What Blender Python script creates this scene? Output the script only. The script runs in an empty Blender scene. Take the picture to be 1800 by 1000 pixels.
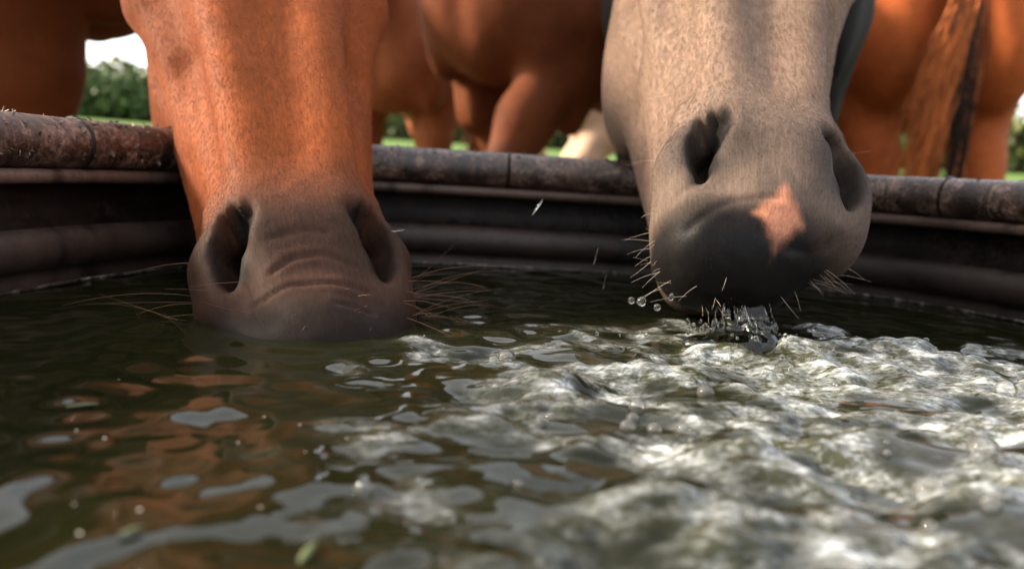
import bpy, bmesh, math, random
import numpy as np
from mathutils import Vector, Matrix

S = bpy.context.scene
COL = S.collection
rad = math.radians

# ------------------------------------------------------------------ camera
FPX = 1400.0                      # focal length in pixels of the 1800 px wide photograph
PITCH = math.atan(197 / FPX)
ROLL = math.atan(0.0615)
WATER_Z = 0.50
CAM = np.array([0.0, 0.0, WATER_Z + 0.10])
cam_d = bpy.data.cameras.new('camera')
cam = bpy.data.objects.new('camera', cam_d); COL.objects.link(cam)
cam_d.sensor_width = 36; cam_d.lens = 36 * FPX / 1800
cam_d.clip_start = 0.01; cam_d.clip_end = 3000
cam.matrix_world = (Matrix.Translation(Vector(CAM)) @ Matrix.Rotation(rad(90) - PITCH, 4, 'X')
                    @ Matrix.Rotation(ROLL, 4, 'Z'))
cam_d.dof.use_dof = True
cam_d.dof.focus_distance = 0.47
cam_d.dof.aperture_fstop = 5.6
S.camera = cam

# ------------------------------------------------------------------ light
SUN_EL, SUN_AZ = rad(29), rad(-84)        # azimuth from +Y (view direction), negative = left
world = bpy.data.worlds.new('World'); S.world = world; world.use_nodes = True
nt = world.node_tree; nt.nodes.clear()
sky = nt.nodes.new('ShaderNodeTexSky'); sky.sky_type = 'NISHITA'; sky.sun_disc = False
sky.sun_elevation = SUN_EL; sky.sun_rotation = SUN_AZ
sky.air_density = 1.0; sky.dust_density = 4.0; sky.ozone_density = 0.6
bg = nt.nodes.new('ShaderNodeBackground'); bg.inputs['Strength'].default_value = 0.15
wo = nt.nodes.new('ShaderNodeOutputWorld')
wtc = nt.nodes.new('ShaderNodeTexCoord'); wns = nt.nodes.new('ShaderNodeTexNoise')
wns.inputs['Scale'].default_value = 2.2; wns.inputs['Detail'].default_value = 6; wns.inputs['Roughness'].default_value = 0.6
wrp = nt.nodes.new('ShaderNodeValToRGB')
wrp.color_ramp.elements[0].position = 0.34; wrp.color_ramp.elements[0].color = (0.20, 0.20, 0.20, 1)
wrp.color_ramp.elements[1].position = 0.56; wrp.color_ramp.elements[1].color = (0.72, 0.72, 0.72, 1)
wmx = nt.nodes.new('ShaderNodeMix'); wmx.data_type = 'RGBA'; wmx.inputs[7].default_value = (4.6, 4.5, 4.4, 1)   # thin bright cloud over the blue
nt.links.new(wtc.outputs['Generated'], wns.inputs[0]); nt.links.new(wns.outputs[0], wrp.inputs[0]); nt.links.new(wrp.outputs[0], wmx.inputs[0])
nt.links.new(sky.outputs[0], wmx.inputs[6]); nt.links.new(wmx.outputs[2], bg.inputs[0]); nt.links.new(bg.outputs[0], wo.inputs[0])
sun_d = bpy.data.lights.new('sun', 'SUN'); sun_d.energy = 3.4; sun_d.angle = rad(8)
sun_d.color = (1.0, 0.86, 0.68)
sun = bpy.data.objects.new('sun', sun_d); COL.objects.link(sun)
sdir = Vector((math.sin(SUN_AZ) * math.cos(SUN_EL), math.cos(SUN_AZ) * math.cos(SUN_EL), math.sin(SUN_EL)))
sun.rotation_euler = sdir.to_track_quat('Z', 'Y').to_euler()
S.view_settings.view_transform = 'Standard'; S.view_settings.look = 'None'
S.view_settings.exposure = 2.05; S.view_settings.gamma = 1.0
S.render.engine = 'CYCLES'
try:
    S.cycles.use_denoising = True; S.cycles.max_bounces = 6
    S.cycles.sample_clamp_indirect = 6
except Exception:
    pass

# ------------------------------------------------------------------ helpers
rng = np.random.default_rng(7)

def ray(u, v):
    """direction (y of about 1) through pixel u, v of the photograph"""
    a = (u - 900) / FPX; b = -(v - 500) / FPX
    ca, sa = math.cos(ROLL), math.sin(ROLL); cp, sp = math.cos(PITCH), math.sin(PITCH)
    x = a * ca - b * sa; y = a * sa + b * ca
    return np.array([x, cp + sp * y, -sp + cp * y])

def at(u, v, depth):
    r = ray(u, v); return CAM + r * (depth / r[1])

def onz(u, v, z):
    r = ray(u, v); return CAM + r * ((z - CAM[2]) / r[2])

def unit(v):
    v = np.asarray(v, float); return v / np.linalg.norm(v)

def sstep(a, b, x):
    t = np.clip((x - a) / (b - a), 0, 1); return t * t * (3 - 2 * t)

def mesh_obj(name, verts, faces, mat=None, parent=None, smooth=True):
    me = bpy.data.meshes.new(name)
    if isinstance(verts, np.ndarray) and isinstance(faces, np.ndarray):
        n, m, k = len(verts), len(faces), faces.shape[1]
        me.vertices.add(n); me.vertices.foreach_set('co', np.ascontiguousarray(verts, np.float32).ravel())
        me.loops.add(m * k); me.polygons.add(m)
        me.loops.foreach_set('vertex_index', np.ascontiguousarray(faces, np.int32).ravel())
        me.polygons.foreach_set('loop_start', np.arange(0, m * k, k, dtype=np.int32))
        me.polygons.foreach_set('loop_total', np.full(m, k, np.int32))
        me.update(calc_edges=True); me.validate()
    else:
        me.from_pydata([tuple(v) for v in verts], [], [tuple(f) for f in faces]); me.update()
    if smooth:
        me.polygons.foreach_set('use_smooth', np.ones(len(me.polygons), bool))
    o = bpy.data.objects.new(name, me); COL.objects.link(o)
    if mat: me.materials.append(mat)
    if parent: o.parent = parent
    return o

def tag(o, label=None, cat=None, group=None, kind=None):
    if label: o['label'] = label
    if cat: o['category'] = cat
    if group: o['group'] = group
    if kind: o['kind'] = kind
    return o

def empty(name, loc=(0, 0, 0), rz=0):
    o = bpy.data.objects.new(name, None); COL.objects.link(o)
    o.location = loc; o.rotation_euler = (0, 0, rz); o.empty_display_size = 0.1
    return o

def set_attr(me, name, arr):
    k = 'FLOAT_VECTOR' if arr.shape[1] == 3 else 'FLOAT_COLOR'
    a = me.attributes.new(name, k, 'POINT')
    a.data.foreach_set('vector' if k == 'FLOAT_VECTOR' else 'color', np.ascontiguousarray(arr, np.float32).ravel())

class NT:
    """small node-tree builder"""
    def __init__(self, name):
        self.m = bpy.data.materials.new(name); self.m.use_nodes = True
        self.t = self.m.node_tree; self.t.nodes.clear()
        self.out = self.t.nodes.new('ShaderNodeOutputMaterial')
    def n(self, typ, **kw):
        nd = self.t.nodes.new('ShaderNode' + typ)
        for k, v in kw.items():
            if k in ('inp',):
                for a, b in v.items():
                    self.set(nd.inputs[a], b)
            else:
                setattr(nd, k, v)
        return nd
    def set(self, sock, val):
        if isinstance(val, bpy.types.NodeSocket): self.t.links.new(val, sock)
        else: sock.default_value = val
    def noise(self, vec, scale, detail=4, rough=0.55, dist=0):
        nd = self.n('TexNoise'); nd.inputs['Scale'].default_value = scale
        nd.inputs['Detail'].default_value = detail; nd.inputs['Roughness'].default_value = rough
        nd.inputs['Distortion'].default_value = dist
        if vec is not None: self.t.links.new(vec, nd.inputs['Vector'])
        return nd.outputs[0]
    def ramp(self, fac, stops, interp='LINEAR'):
        nd = self.n('ValToRGB'); cr = nd.color_ramp; cr.interpolation = interp
        while len(cr.elements) < len(stops): cr.elements.new(0.5)
        for e, (p, c) in zip(cr.elements, stops):
            e.position = p
            c = c if isinstance(c, (tuple, list)) else (c, c, c)
            e.color = (*c[:3], 1)
        self.t.links.new(fac, nd.inputs[0]); return nd.outputs[0]
    def mix(self, fac, a, b, mode='MIX'):
        nd = self.n('Mix', data_type='RGBA', blend_type=mode)
        self.set(nd.inputs[0], fac)
        for i, c in ((6, a), (7, b)):
            if isinstance(c, (tuple, list)): c = (*c[:3], 1)
            self.set(nd.inputs[i], c)
        return nd.outputs[2]
    def math(self, op, a, b=0.0, c=None):
        nd = self.n('Math', operation=op); self.set(nd.inputs[0], a); self.set(nd.inputs[1], b)
        if c is not None: self.set(nd.inputs[2], c)
        return nd.outputs[0]
    def bump(self, h, strength, dist, normal=None):
        nd = self.n('Bump'); nd.inputs['Strength'].default_value = strength; nd.inputs['Distance'].default_value = dist
        self.t.links.new(h, nd.inputs['Height'])
        if normal: self.t.links.new(normal, nd.inputs['Normal'])
        return nd.outputs[0]
    def mapping(self, vec, scale=(1, 1, 1), rot=(0, 0, 0)):
        nd = self.n('Mapping'); nd.inputs['Scale'].default_value = scale; nd.inputs['Rotation'].default_value = rot
        self.t.links.new(vec, nd.inputs[0]); return nd.outputs[0]
    def obj(self): return self.n('TexCoord').outputs['Object']
    def pos(self): return self.n('NewGeometry').outputs['Position']
    def attr(self, name, out='Color'):
        nd = self.n('Attribute', attribute_name=name); return nd.outputs[out]
    def bsdf(self, **kw):
        b = self.n('BsdfPrincipled')
        for k, v in kw.items():
            k = {'spec': 'Specular IOR Level', 'base': 'Base Color', 'rough': 'Roughness', 'normal': 'Normal',
                 'ior': 'IOR', 'trans': 'Transmission Weight', 'sheen': 'Sheen Weight', 'sheen_rough': 'Sheen Roughness',
                 'sheen_tint': 'Sheen Tint', 'metal': 'Metallic', 'coat': 'Coat Weight', 'coat_rough': 'Coat Roughness',
                 'alpha': 'Alpha', 'sss': 'Subsurface Weight'}.get(k, k)
            if isinstance(v, (tuple, list)) and len(v) == 3 and k in ('Base Color', 'Sheen Tint'): v = (*v, 1)
            self.set(b.inputs[k], v)
        self.t.links.new(b.outputs[0], self.out.inputs[0]); return b

# ------------------------------------------------------------------ signed-distance modelling
class Field:
    """implicit surface on a rectilinear grid; smooth unions and cuts, then naive surface nets"""
    def __init__(self, xs, ys, zs):
        self.ax = [np.asarray(a, np.float32) for a in (xs, ys, zs)]
        self.V = np.full([len(a) for a in self.ax], 1.0, np.float32)
    def block(self, lo, hi):
        sl = []
        for a, l, h in zip(self.ax, lo, hi):
            i = max(0, np.searchsorted(a, l) - 2); j = min(len(a), np.searchsorted(a, h) + 2)
            if j <= i: return None
            sl.append(slice(i, j))
        return tuple(sl)
    def grid(self, sl):
        x, y, z = (a[s] for a, s in zip(self.ax, sl))
        return x[:, None, None], y[None, :, None], z[None, None, :]
    def apply(self, prim, k, cut=False):
        lo, hi, f = prim
        m = k + 0.012
        sl = self.block(lo - m, hi + m)
        if sl is None: return
        d = f(*self.grid(sl)); v = self.V[sl]
        if cut:
            d = -d; h = np.maximum(k - np.abs(v - d), 0) / k
            self.V[sl] = np.maximum(v, d) + h * h * k * 0.25
        else:
            h = np.maximum(k - np.abs(v - d), 0) / k
            self.V[sl] = np.minimum(v, d) - h * h * k * 0.25
    def mesh(self):
        V = self.V; s = V < 0
        nx, ny, nz = V.shape
        c = np.zeros((nx - 1, ny - 1, nz - 1), np.uint8)
        for i in (0, 1):
            for j in (0, 1):
                for k in (0, 1):
                    c += s[i:nx - 1 + i, j:ny - 1 + j, k:nz - 1 + k]
        act = (c > 0) & (c < 8); I, J, K = np.nonzero(act)
        idx = np.full(act.shape, -1, np.int64); idx[I, J, K] = np.arange(len(I))
        acc = np.zeros((len(I), 3)); cnt = np.zeros(len(I))
        cor = [(a, b, d) for a in (0, 1) for b in (0, 1) for d in (0, 1)]
        X = [a.astype(float) for a in self.ax]
        for p in cor:
            for axis in range(3):
                if p[axis]: continue
                q = list(p); q[axis] = 1
                va = V[I + p[0], J + p[1], K + p[2]]; vb = V[I + q[0], J + q[1], K + q[2]]
                m = (va < 0) != (vb < 0)
                t = np.where(m, va / np.where(m, va - vb, 1), 0)
                P = np.stack([X[0][I + p[0]], X[1][J + p[1]], X[2][K + p[2]]], 1)
                Q = np.stack([X[0][I + q[0]], X[1][J + q[1]], X[2][K + q[2]]], 1)
                acc += np.where(m[:, None], P + (Q - P) * t[:, None], 0); cnt += m
        verts = acc / np.maximum(cnt, 1)[:, None]
        F = []
        for axis in range(3):
            A = [slice(None)] * 3; B = [slice(None)] * 3; A[axis] = slice(0, -1); B[axis] = slice(1, None)
            sa, sb = s[tuple(A)], s[tuple(B)]
            o1, o2 = [(1, 2), (2, 0), (0, 1)][axis]
            e = np.argwhere(sa != sb)
            e = e[(e[:, o1] > 0) & (e[:, o2] > 0) & (e[:, o1] < V.shape[o1] - 1) & (e[:, o2] < V.shape[o2] - 1)]
            def at_(d1, d2):
                f = e.copy(); f[:, o1] -= d1; f[:, o2] -= d2
                return idx[f[:, 0], f[:, 1], f[:, 2]]
            q = np.stack([at_(1, 1), at_(0, 1), at_(0, 0), at_(1, 0)], 1)
            flip = ~sa[e[:, 0], e[:, 1], e[:, 2]]
            q[flip] = q[flip][:, ::-1]
            F.append(q)
        F = np.concatenate(F); F = F[(F >= 0).all(1)]
        # keep the largest connected component only when stray bits appear
        return verts, F

def tc(a, b, ra, rb, u=None, s=1.0):
    """tapered capsule from a to b; across direction u its width is s times the radius"""
    a = np.asarray(a, float); b = np.asarray(b, float); ab = b - a; L2 = max(ab @ ab, 1e-9)
    R = max(ra, rb) * max(1, s); lo = np.minimum(a, b) - R; hi = np.maximum(a, b) + R
    if u is not None: u = unit(u)
    def f(X, Y, Z):
        x, y, z = X - np.float32(a[0]), Y - np.float32(a[1]), Z - np.float32(a[2])
        t = np.clip((x * ab[0] + y * ab[1] + z * ab[2]) / L2, 0, 1).astype(np.float32)
        x, y, z = x - t * np.float32(ab[0]), y - t * np.float32(ab[1]), z - t * np.float32(ab[2])
        d2 = x * x + y * y + z * z
        if u is not None and s != 1.0:
            w = x * u[0] + y * u[1] + z * u[2]
            d2 = d2 + w * w * (1 / (s * s) - 1)
        return (np.sqrt(d2) - (ra + (rb - ra) * t)).astype(np.float32)
    return lo, hi, f

def el(c, r, R=None):
    """ellipsoid, axes are the columns of R"""
    c = np.asarray(c, float); r = np.asarray(r, float); R = np.eye(3) if R is None else R
    e = np.sqrt(((R * r) ** 2).sum(1)); M = (R / r).T; M2 = (R / r ** 2).T
    def f(X, Y, Z):
        x, y, z = X - np.float32(c[0]), Y - np.float32(c[1]), Z - np.float32(c[2])
        k0 = 0; k1 = 0
        for i in range(3):
            p = M[i, 0] * x + M[i, 1] * y + M[i, 2] * z; k0 = k0 + p * p
            p = M2[i, 0] * x + M2[i, 1] * y + M2[i, 2] * z; k1 = k1 + p * p
        k0 = np.sqrt(k0); return (k0 * (k0 - 1) / np.maximum(np.sqrt(k1), 1e-6)).astype(np.float32)
    return c - e, c + e, f

def axis_pts(lo, hi, flo, fhi, fine, coarse):
    """grid coordinates: fine between flo and fhi, growing to coarse outside"""
    pts = list(np.arange(flo, fhi, fine)) if fhi > flo else [0.5 * (lo + hi)]
    for sign, end in ((1, hi), (-1, lo)):
        st = fine if fhi > flo else coarse
        p = pts[-1] if sign > 0 else pts[0]; add = []
        while (p < end) if sign > 0 else (p > end):
            st = min(st * 1.18, coarse); p += sign * st; add.append(p)
        pts = pts + add if sign > 0 else add[::-1] + pts
    return np.array(pts)

# fbm on points, cheap value built from sines with random directions
def swirl(P, scale, seed, octaves=4):
    r = np.random.default_rng(seed); out = np.zeros(len(P)); amp = 1.0; tot = 0
    for o in range(octaves):
        for _ in range(5):
            d = unit(r.normal(size=3)) * scale * (2 ** o) * r.uniform(0.7, 1.4); ph = r.uniform(0, 6.28, 2)
            d2 = unit(r.normal(size=3)) * scale * (2 ** o)
            out += amp * np.sin(P @ d + ph[0] + 1.7 * np.sin(P @ d2 * 0.6 + ph[1])) / 5
        tot += amp; amp *= 0.55
    return out / tot

# ------------------------------------------------------------------ materials
def m_coat(name, rough=0.5, sheen=0.0, streak=0.25):
    n = NT(name)
    hl = n.attr('hl', 'Vector')
    col = n.attr('coat')
    fine = n.noise(n.mapping(hl, (1, 1, 0.12)), 900, 3, 0.6)
    mid = n.noise(n.mapping(hl, (1, 1, 0.10)), 260, 3, 0.55)
    big = n.noise(hl, 28, 4, 0.6)
    c = n.mix(1.0, col, n.ramp(fine, [(0.25, 1 - streak * 1.3), (0.75, 1 + streak)]), 'MULTIPLY')
    c = n.mix(1.0, c, n.ramp(mid, [(0.25, 0.86), (0.75, 1.12)]), 'MULTIPLY')
    c = n.mix(1.0, c, n.ramp(big, [(0.3, 0.86), (0.7, 1.12)]), 'MULTIPLY')
    h = n.math('ADD', n.math('MULTIPLY', fine, 0.5), n.math('MULTIPLY', mid, 0.5))
    b = n.bump(h, 0.16, 0.0010)
    dry = n.attr('coat', 'Alpha')
    n.bsdf(base=c, rough=n.math('ADD', 0.48, n.math('MULTIPLY', dry, 0.22)), spec=n.math('SUBTRACT', 0.13, n.math('MULTIPLY', dry, 0.06)), normal=b, sheen=sheen, sheen_rough=0.4)
    return n.m

def m_plain(name, base, rough=0.6, **kw):
    n = NT(name); n.bsdf(base=base, rough=rough, **kw); return n.m

def m_trough(name, wet_or_shade=0.0, gain=1.0):
    n = NT(name); p = n.pos()
    big = n.noise(p, 16, 5, 0.65); mid = n.math('ADD', n.math('MULTIPLY', n.noise(p, 55, 8, 0.75, 0.3), 0.55), n.math('MULTIPLY', n.noise(p, 210, 6, 0.75), 0.45)); fine = n.noise(p, 600, 5, 0.75)
    c = n.ramp(mid, [(0.42, (0.006, 0.004, 0.0032)), (0.485, (0.014, 0.0085, 0.0065)), (0.525, (0.038, 0.023, 0.017)), (0.585, (0.095, 0.062, 0.050))])
    c = n.mix(n.ramp(big, [(0.48, 0.0), (0.64, 0.65)]), c, n.mix(fine, (0.006, 0.0035, 0.003), (0.055, 0.032, 0.023)))
    drip = n.noise(n.mapping(p, (1, 1, 0.05)), 46, 4, 0.6)
    c = n.mix(n.ramp(drip, [(0.55, 0.0), (0.63, 0.9)]), c, (0.007, 0.005, 0.0045))
    if gain != 1: c = n.mix(1.0, c, (gain, gain * 0.97, gain * 0.92), 'MULTIPLY')
    if wet_or_shade: c = n.mix(wet_or_shade, c, (0.0035, 0.0025, 0.002))  # blends to near-black: shade of the recess, with dirt, put into the colour
    h = n.math('ADD', n.math('MULTIPLY', mid, 0.8), n.math('MULTIPLY', fine, 0.4))
    r = n.ramp(n.math('ADD', n.math('MULTIPLY', big, 0.6), n.math('MULTIPLY', fine, 0.4)), [(0.40, 0.16), (0.62, 0.5)])
    n.bsdf(base=c, rough=r, spec=0.45 - 0.4 * wet_or_shade, normal=n.bump(h, 0.45, 0.003))
    return n.m

def m_water():
    n = NT('murky_water'); p = n.pos()
    sep = n.n('SeparateColor'); n.t.links.new(n.attr('aer'), sep.inputs[0]); aer = sep.outputs[0]
    fl = n.attr('flow', 'Vector')
    st = n.noise(n.mapping(p, (0.55, 1, 1)), 95, 5, 0.62); st2 = n.noise(n.mapping(fl, (2.0, 2.0, 1.0)), 1.0, 3, 0.55); b2 = n.noise(n.mapping(p, (0.6, 1, 1)), 360, 4, 0.65)
    f = n.math('ADD', n.math('MULTIPLY', st, 0.50), n.math('ADD', n.math('MULTIPLY', st2, 0.15), n.math('MULTIPLY', b2, 0.35)))
    f = n.math('MULTIPLY', aer, n.ramp(f, [(0.45, 0.0), (0.54, 0.24), (0.64, 1.0)]))
    murk = n.mix(n.noise(p, 9, 4), (0.0042, 0.0050, 0.0018), (0.0080, 0.0086, 0.0028))
    murk = n.mix(n.math('MULTIPLY', aer, 0.85), murk, (0.034, 0.034, 0.014))
    c = n.mix(f, murk, (0.62, 0.65, 0.66))
    hh = n.math('ADD', n.math('MULTIPLY', st2, 0.15), n.math('MULTIPLY', b2, 0.7))
    bn = n.n('Bump'); bn.inputs['Distance'].default_value = 0.0025; n.t.links.new(hh, bn.inputs['Height'])
    n.t.links.new(n.math('ADD', 0.015, n.math('MULTIPLY', aer, 0.12)), bn.inputs['Strength'])
    n.bsdf(base=c, rough=n.math('ADD', 0.02, n.math('ADD', n.math('MULTIPLY', aer, 0.09), n.math('MULTIPLY', f, 0.15))), ior=n.math('ADD', 1.24, n.math('MULTIPLY', aer, 0.11)), normal=bn.outputs[0])
    return n.m

def m_dusty(name, lo, hi):
    n = NT(name); p = n.pos(); a = n.noise(p, 14, 6, 0.6); b = n.noise(p, 240, 5, 0.7); d = n.noise(n.mapping(p, (1, 1, 0.08)), 40, 4)
    c = n.mix(n.ramp(a, [(0.3, 0.0), (0.7, 1.0)]), lo, hi); c = n.mix(n.ramp(b, [(0.55, 0.0), (0.72, 0.7)]), c, tuple(v * 0.3 for v in lo))
    c = n.mix(n.ramp(d, [(0.56, 0.0), (0.66, 0.8)]), c, tuple(v * 0.2 for v in lo))
    n.bsdf(base=c, rough=n.ramp(b, [(0.3, 0.42), (0.7, 0.7)]), spec=0.35, normal=n.bump(b, 0.25, 0.0015)); return n.m

M = dict(chestnut=m_coat('chestnut_coat'), trough=m_trough('weathered_iron', 0.0, 2.0), wall=m_trough('dirty_shaded_iron', 0.8), ridge=m_dusty('dusty_iron', (0.009, 0.0055, 0.004), (0.034, 0.021, 0.015)), bead=m_dusty('worn_iron', (0.035, 0.020, 0.014), (0.095, 0.058, 0.043)), water=m_water())
M['whisker'] = m_plain('whisker_hair', (0.15, 0.065, 0.03), 0.4)
M['whisker_pale'] = m_plain('pale_whisker_hair', (0.55, 0.45, 0.36), 0.35)
M['hoof'] = m_plain('hoof_horn', (0.05, 0.04, 0.035), 0.5)

# ------------------------------------------------------------------ ground
def build_ground():
    n = NT('pasture'); p = n.pos()
    a = n.noise(p, 0.8, 6, 0.6); b = n.noise(p, 25, 5, 0.7)
    c = n.mix(b, (0.035, 0.075, 0.012), (0.10, 0.17, 0.03))
    c = n.mix(n.ramp(a, [(0.5, 0.0), (0.75, 0.5)]), c, (0.12, 0.13, 0.04))
    d = n.n('VectorMath', operation='LENGTH'); n.t.links.new(p, d.inputs[0])
    mud = n.ramp(n.math('ADD', n.math('MULTIPLY', d.outputs['Value'], 0.11), n.math('MULTIPLY', a, 0.5)), [(0.55, 1.0), (1.0, 0.0)])
    c = n.mix(mud, c, n.mix(b, (0.05, 0.032, 0.02), (0.12, 0.085, 0.055)))
    n.bsdf(base=c, rough=0.9, spec=0.15, normal=n.bump(b, 0.5, 0.03))
    rs = np.concatenate([[0], np.geomspace(0.5, 900, 46)]); na = 96
    V = [(0, 0, 0)]; F = []
    for i, r in enumerate(rs[1:]):
        for j in range(na):
            t = 2 * math.pi * j / na; x, y = r * math.cos(t), r * math.sin(t)
            z = 0.03 * math.sin(x * 0.9 + 1) * math.cos(y * 0.7) * min(1, r / 3)
            z += 0.042 * max(0, r - 15) * (1 if y > 0 else 0.3) * (0.5 + 0.5 * math.tanh(y / 20)) if r < 140 else 0.042 * 125 * (1 if y > 0 else 0.3) * (0.5 + 0.5 * math.tanh(y / 20))
            V.append((x, y, z))
    for j in range(na): F.append((0, 1 + j, 1 + (j + 1) % na))
    for i in range(len(rs) - 2):
        for j in range(na):
            a0 = 1 + i * na; b0 = a0 + na; k = (j + 1) % na
            F.append((a0 + j, b0 + j, b0 + k, a0 + k))
    o = mesh_obj('ground', V, F, n.m); tag(o, kind='structure')
build_ground()

# ------------------------------------------------------------------ trough
TC = np.array([0.08, 0.20]); TA, TB, TN, TROT = 0.41, 0.635, 3.3, rad(2.0)
def trough_loop(N=420, grow=0.0):
    t = np.linspace(0, 2 * math.pi, 6000, endpoint=False); c, s = np.cos(t), np.sin(t)
    x = (TA) * np.sign(c) * np.abs(c) ** (2 / TN); y = (TB) * np.sign(s) * np.abs(s) ** (2 / TN)
    P = np.stack([x, y], 1); Pc = np.vstack([P, P[:1]])
    L = np.concatenate([[0], np.cumsum(np.linalg.norm(np.diff(Pc, axis=0), axis=1))])
    q = np.linspace(0, L[-1], N, endpoint=False)
    P = np.stack([np.interp(q, L, Pc[:, 0]), np.interp(q, L, Pc[:, 1])], 1)
    T = np.roll(P, -1, 0) - np.roll(P, 1, 0); T /= np.linalg.norm(T, axis=1)[:, None]
    Nn = np.stack([T[:, 1], -T[:, 0]], 1)
    R = np.array([[math.cos(TROT), -math.sin(TROT)], [math.sin(TROT), math.cos(TROT)]])
    return P @ R.T + TC, Nn @ R.T
LOOP, LNORM = trough_loop()

def sweep(name, prof, mat, parent, wob=0.0, seed=0, closed=False):
    """carry a profile of (outward, height above water) points round the trough"""
    prof = np.asarray(prof, float); n, k = len(LOOP), len(prof)
    V = np.zeros((n, k, 3))
    V[:, :, :2] = LOOP[:, None, :] + LNORM[:, None, :] * prof[None, :, 0, None]
    V[:, :, 2] = WATER_Z + prof[None, :, 1]
    V = V.reshape(-1, 3)
    if wob:
        nn = np.repeat(LNORM, k, axis=0)
        V[:, :2] += nn * (swirl(V, 14, seed, 4) * wob)[:, None]
        V[:, 2] += swirl(V, 11, seed + 1, 4) * wob
    F = []
    kk = k if closed else k - 1
    i = np.arange(n); i2 = (i + 1) % n
    for j in range(kk):
        j2 = (j + 1) % k
        F.append(np.stack([i * k + j, i * k + j2, i2 * k + j2, i2 * k + j], 1))
    return mesh_obj(name, V, np.concatenate(F), mat, parent)

trough = empty('water_trough', (TC[0], TC[1], 0))
tag(trough, 'weathered brown iron water trough with thick rolled rim, filled with murky water', 'trough')
def arc(cx, cz, r, a0, a1, n): return [(cx + r * math.cos(rad(a)), cz + r * math.sin(rad(a))) for a in np.linspace(a0, a1, n)]
inv = Matrix.Translation((-TC[0], -TC[1], 0))
def child_of_trough(o):
    o.matrix_parent_inverse = inv; return o
child_of_trough(sweep('rim', arc(0.014, 0.1005, 0.0185, 250, 610, 26)[:-1], M['trough'], trough, 0.0012, 5, True))
child_of_trough(sweep('bead', arc(0.006, 0.0775, 0.0052, 60, 300, 10), M['bead'], trough, 0.0005, 9))
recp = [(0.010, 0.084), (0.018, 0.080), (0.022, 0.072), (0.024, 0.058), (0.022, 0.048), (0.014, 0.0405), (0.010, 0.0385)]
child_of_trough(sweep('recessed_wall', recp, M['wall'], trough, 0.0008, 13))  # dark iron colour carries the recess's shade as well as dirt
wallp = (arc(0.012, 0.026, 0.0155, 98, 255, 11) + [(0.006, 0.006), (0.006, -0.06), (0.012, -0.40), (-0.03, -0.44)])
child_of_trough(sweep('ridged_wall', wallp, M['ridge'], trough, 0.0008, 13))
child_of_trough(sweep('outer_wall', [(0.030, 0.095), (0.026, 0.07), (0.034, 0.02), (0.026, -0.05), (0.036, -0.14), (0.026, -0.24), (0.036, -0.34), (0.026, -0.44), (0.03, -0.5)][::-1], M['trough'], trough, 0.001, 17))
def m_scum():
    n = NT('scum'); p = n.pos(); c = n.ramp(n.noise(p, 160, 5, 0.7), [(0.42, (0.006, 0.005, 0.004)), (0.55, (0.05, 0.042, 0.032)), (0.66, (0.22, 0.20, 0.17))]); n.bsdf(base=c, rough=0.4); return n.m
child_of_trough(sweep('scum_line', arc(0.0045, 0.0012, 0.0016, 0, 360, 7)[:-1], m_scum(), trough, 0.0014, 23, True))
n = len(LOOP)
fl = mesh_obj('trough_floor', [(*p, WATER_Z - 0.44) for p in LOOP], [tuple(range(n))], M['trough'], trough); child_of_trough(fl)

# ------------------------------------------------------------------ water
SPL = onz(1282, 640, WATER_Z)           # where the pale horse's mouth spills
MUZ = onz(510, 607, WATER_Z)            # where the chestnut muzzle meets the water
def inside(X, Y, m=0.0):
    c, s = math.cos(-TROT), math.sin(-TROT); x = X - TC[0]; y = Y - TC[1]
    x, y = c * x - s * y, s * x + c * y
    return (np.abs(x / (TA + m)) ** TN + np.abs(y / (TB + m)) ** TN) < 1

def band_noise(n, step, lo, hi, seed, stretch=1.0, slope=0.0, ang=0.0):
    """random field with wavelengths between lo and hi metres, rms 1"""
    r = np.random.default_rng(seed)
    k = np.fft.fftfreq(n, step); KX, KY = np.meshgrid(k, k, indexing='ij')
    ca, sa = math.cos(ang), math.sin(ang)
    kk = np.hypot((ca * KX + sa * KY) * stretch, -sa * KX + ca * KY) + 1e-9; w = 1 / kk
    g = np.exp(-0.5 * (np.log(w / math.sqrt(lo * hi)) / (0.5 * math.log(hi / lo) + 1e-6)) ** 2)
    f = np.real(np.fft.ifft2(np.fft.fft2(r.normal(size=(n, n))) * g * kk ** (-slope)))
    return f / f.std()

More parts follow.
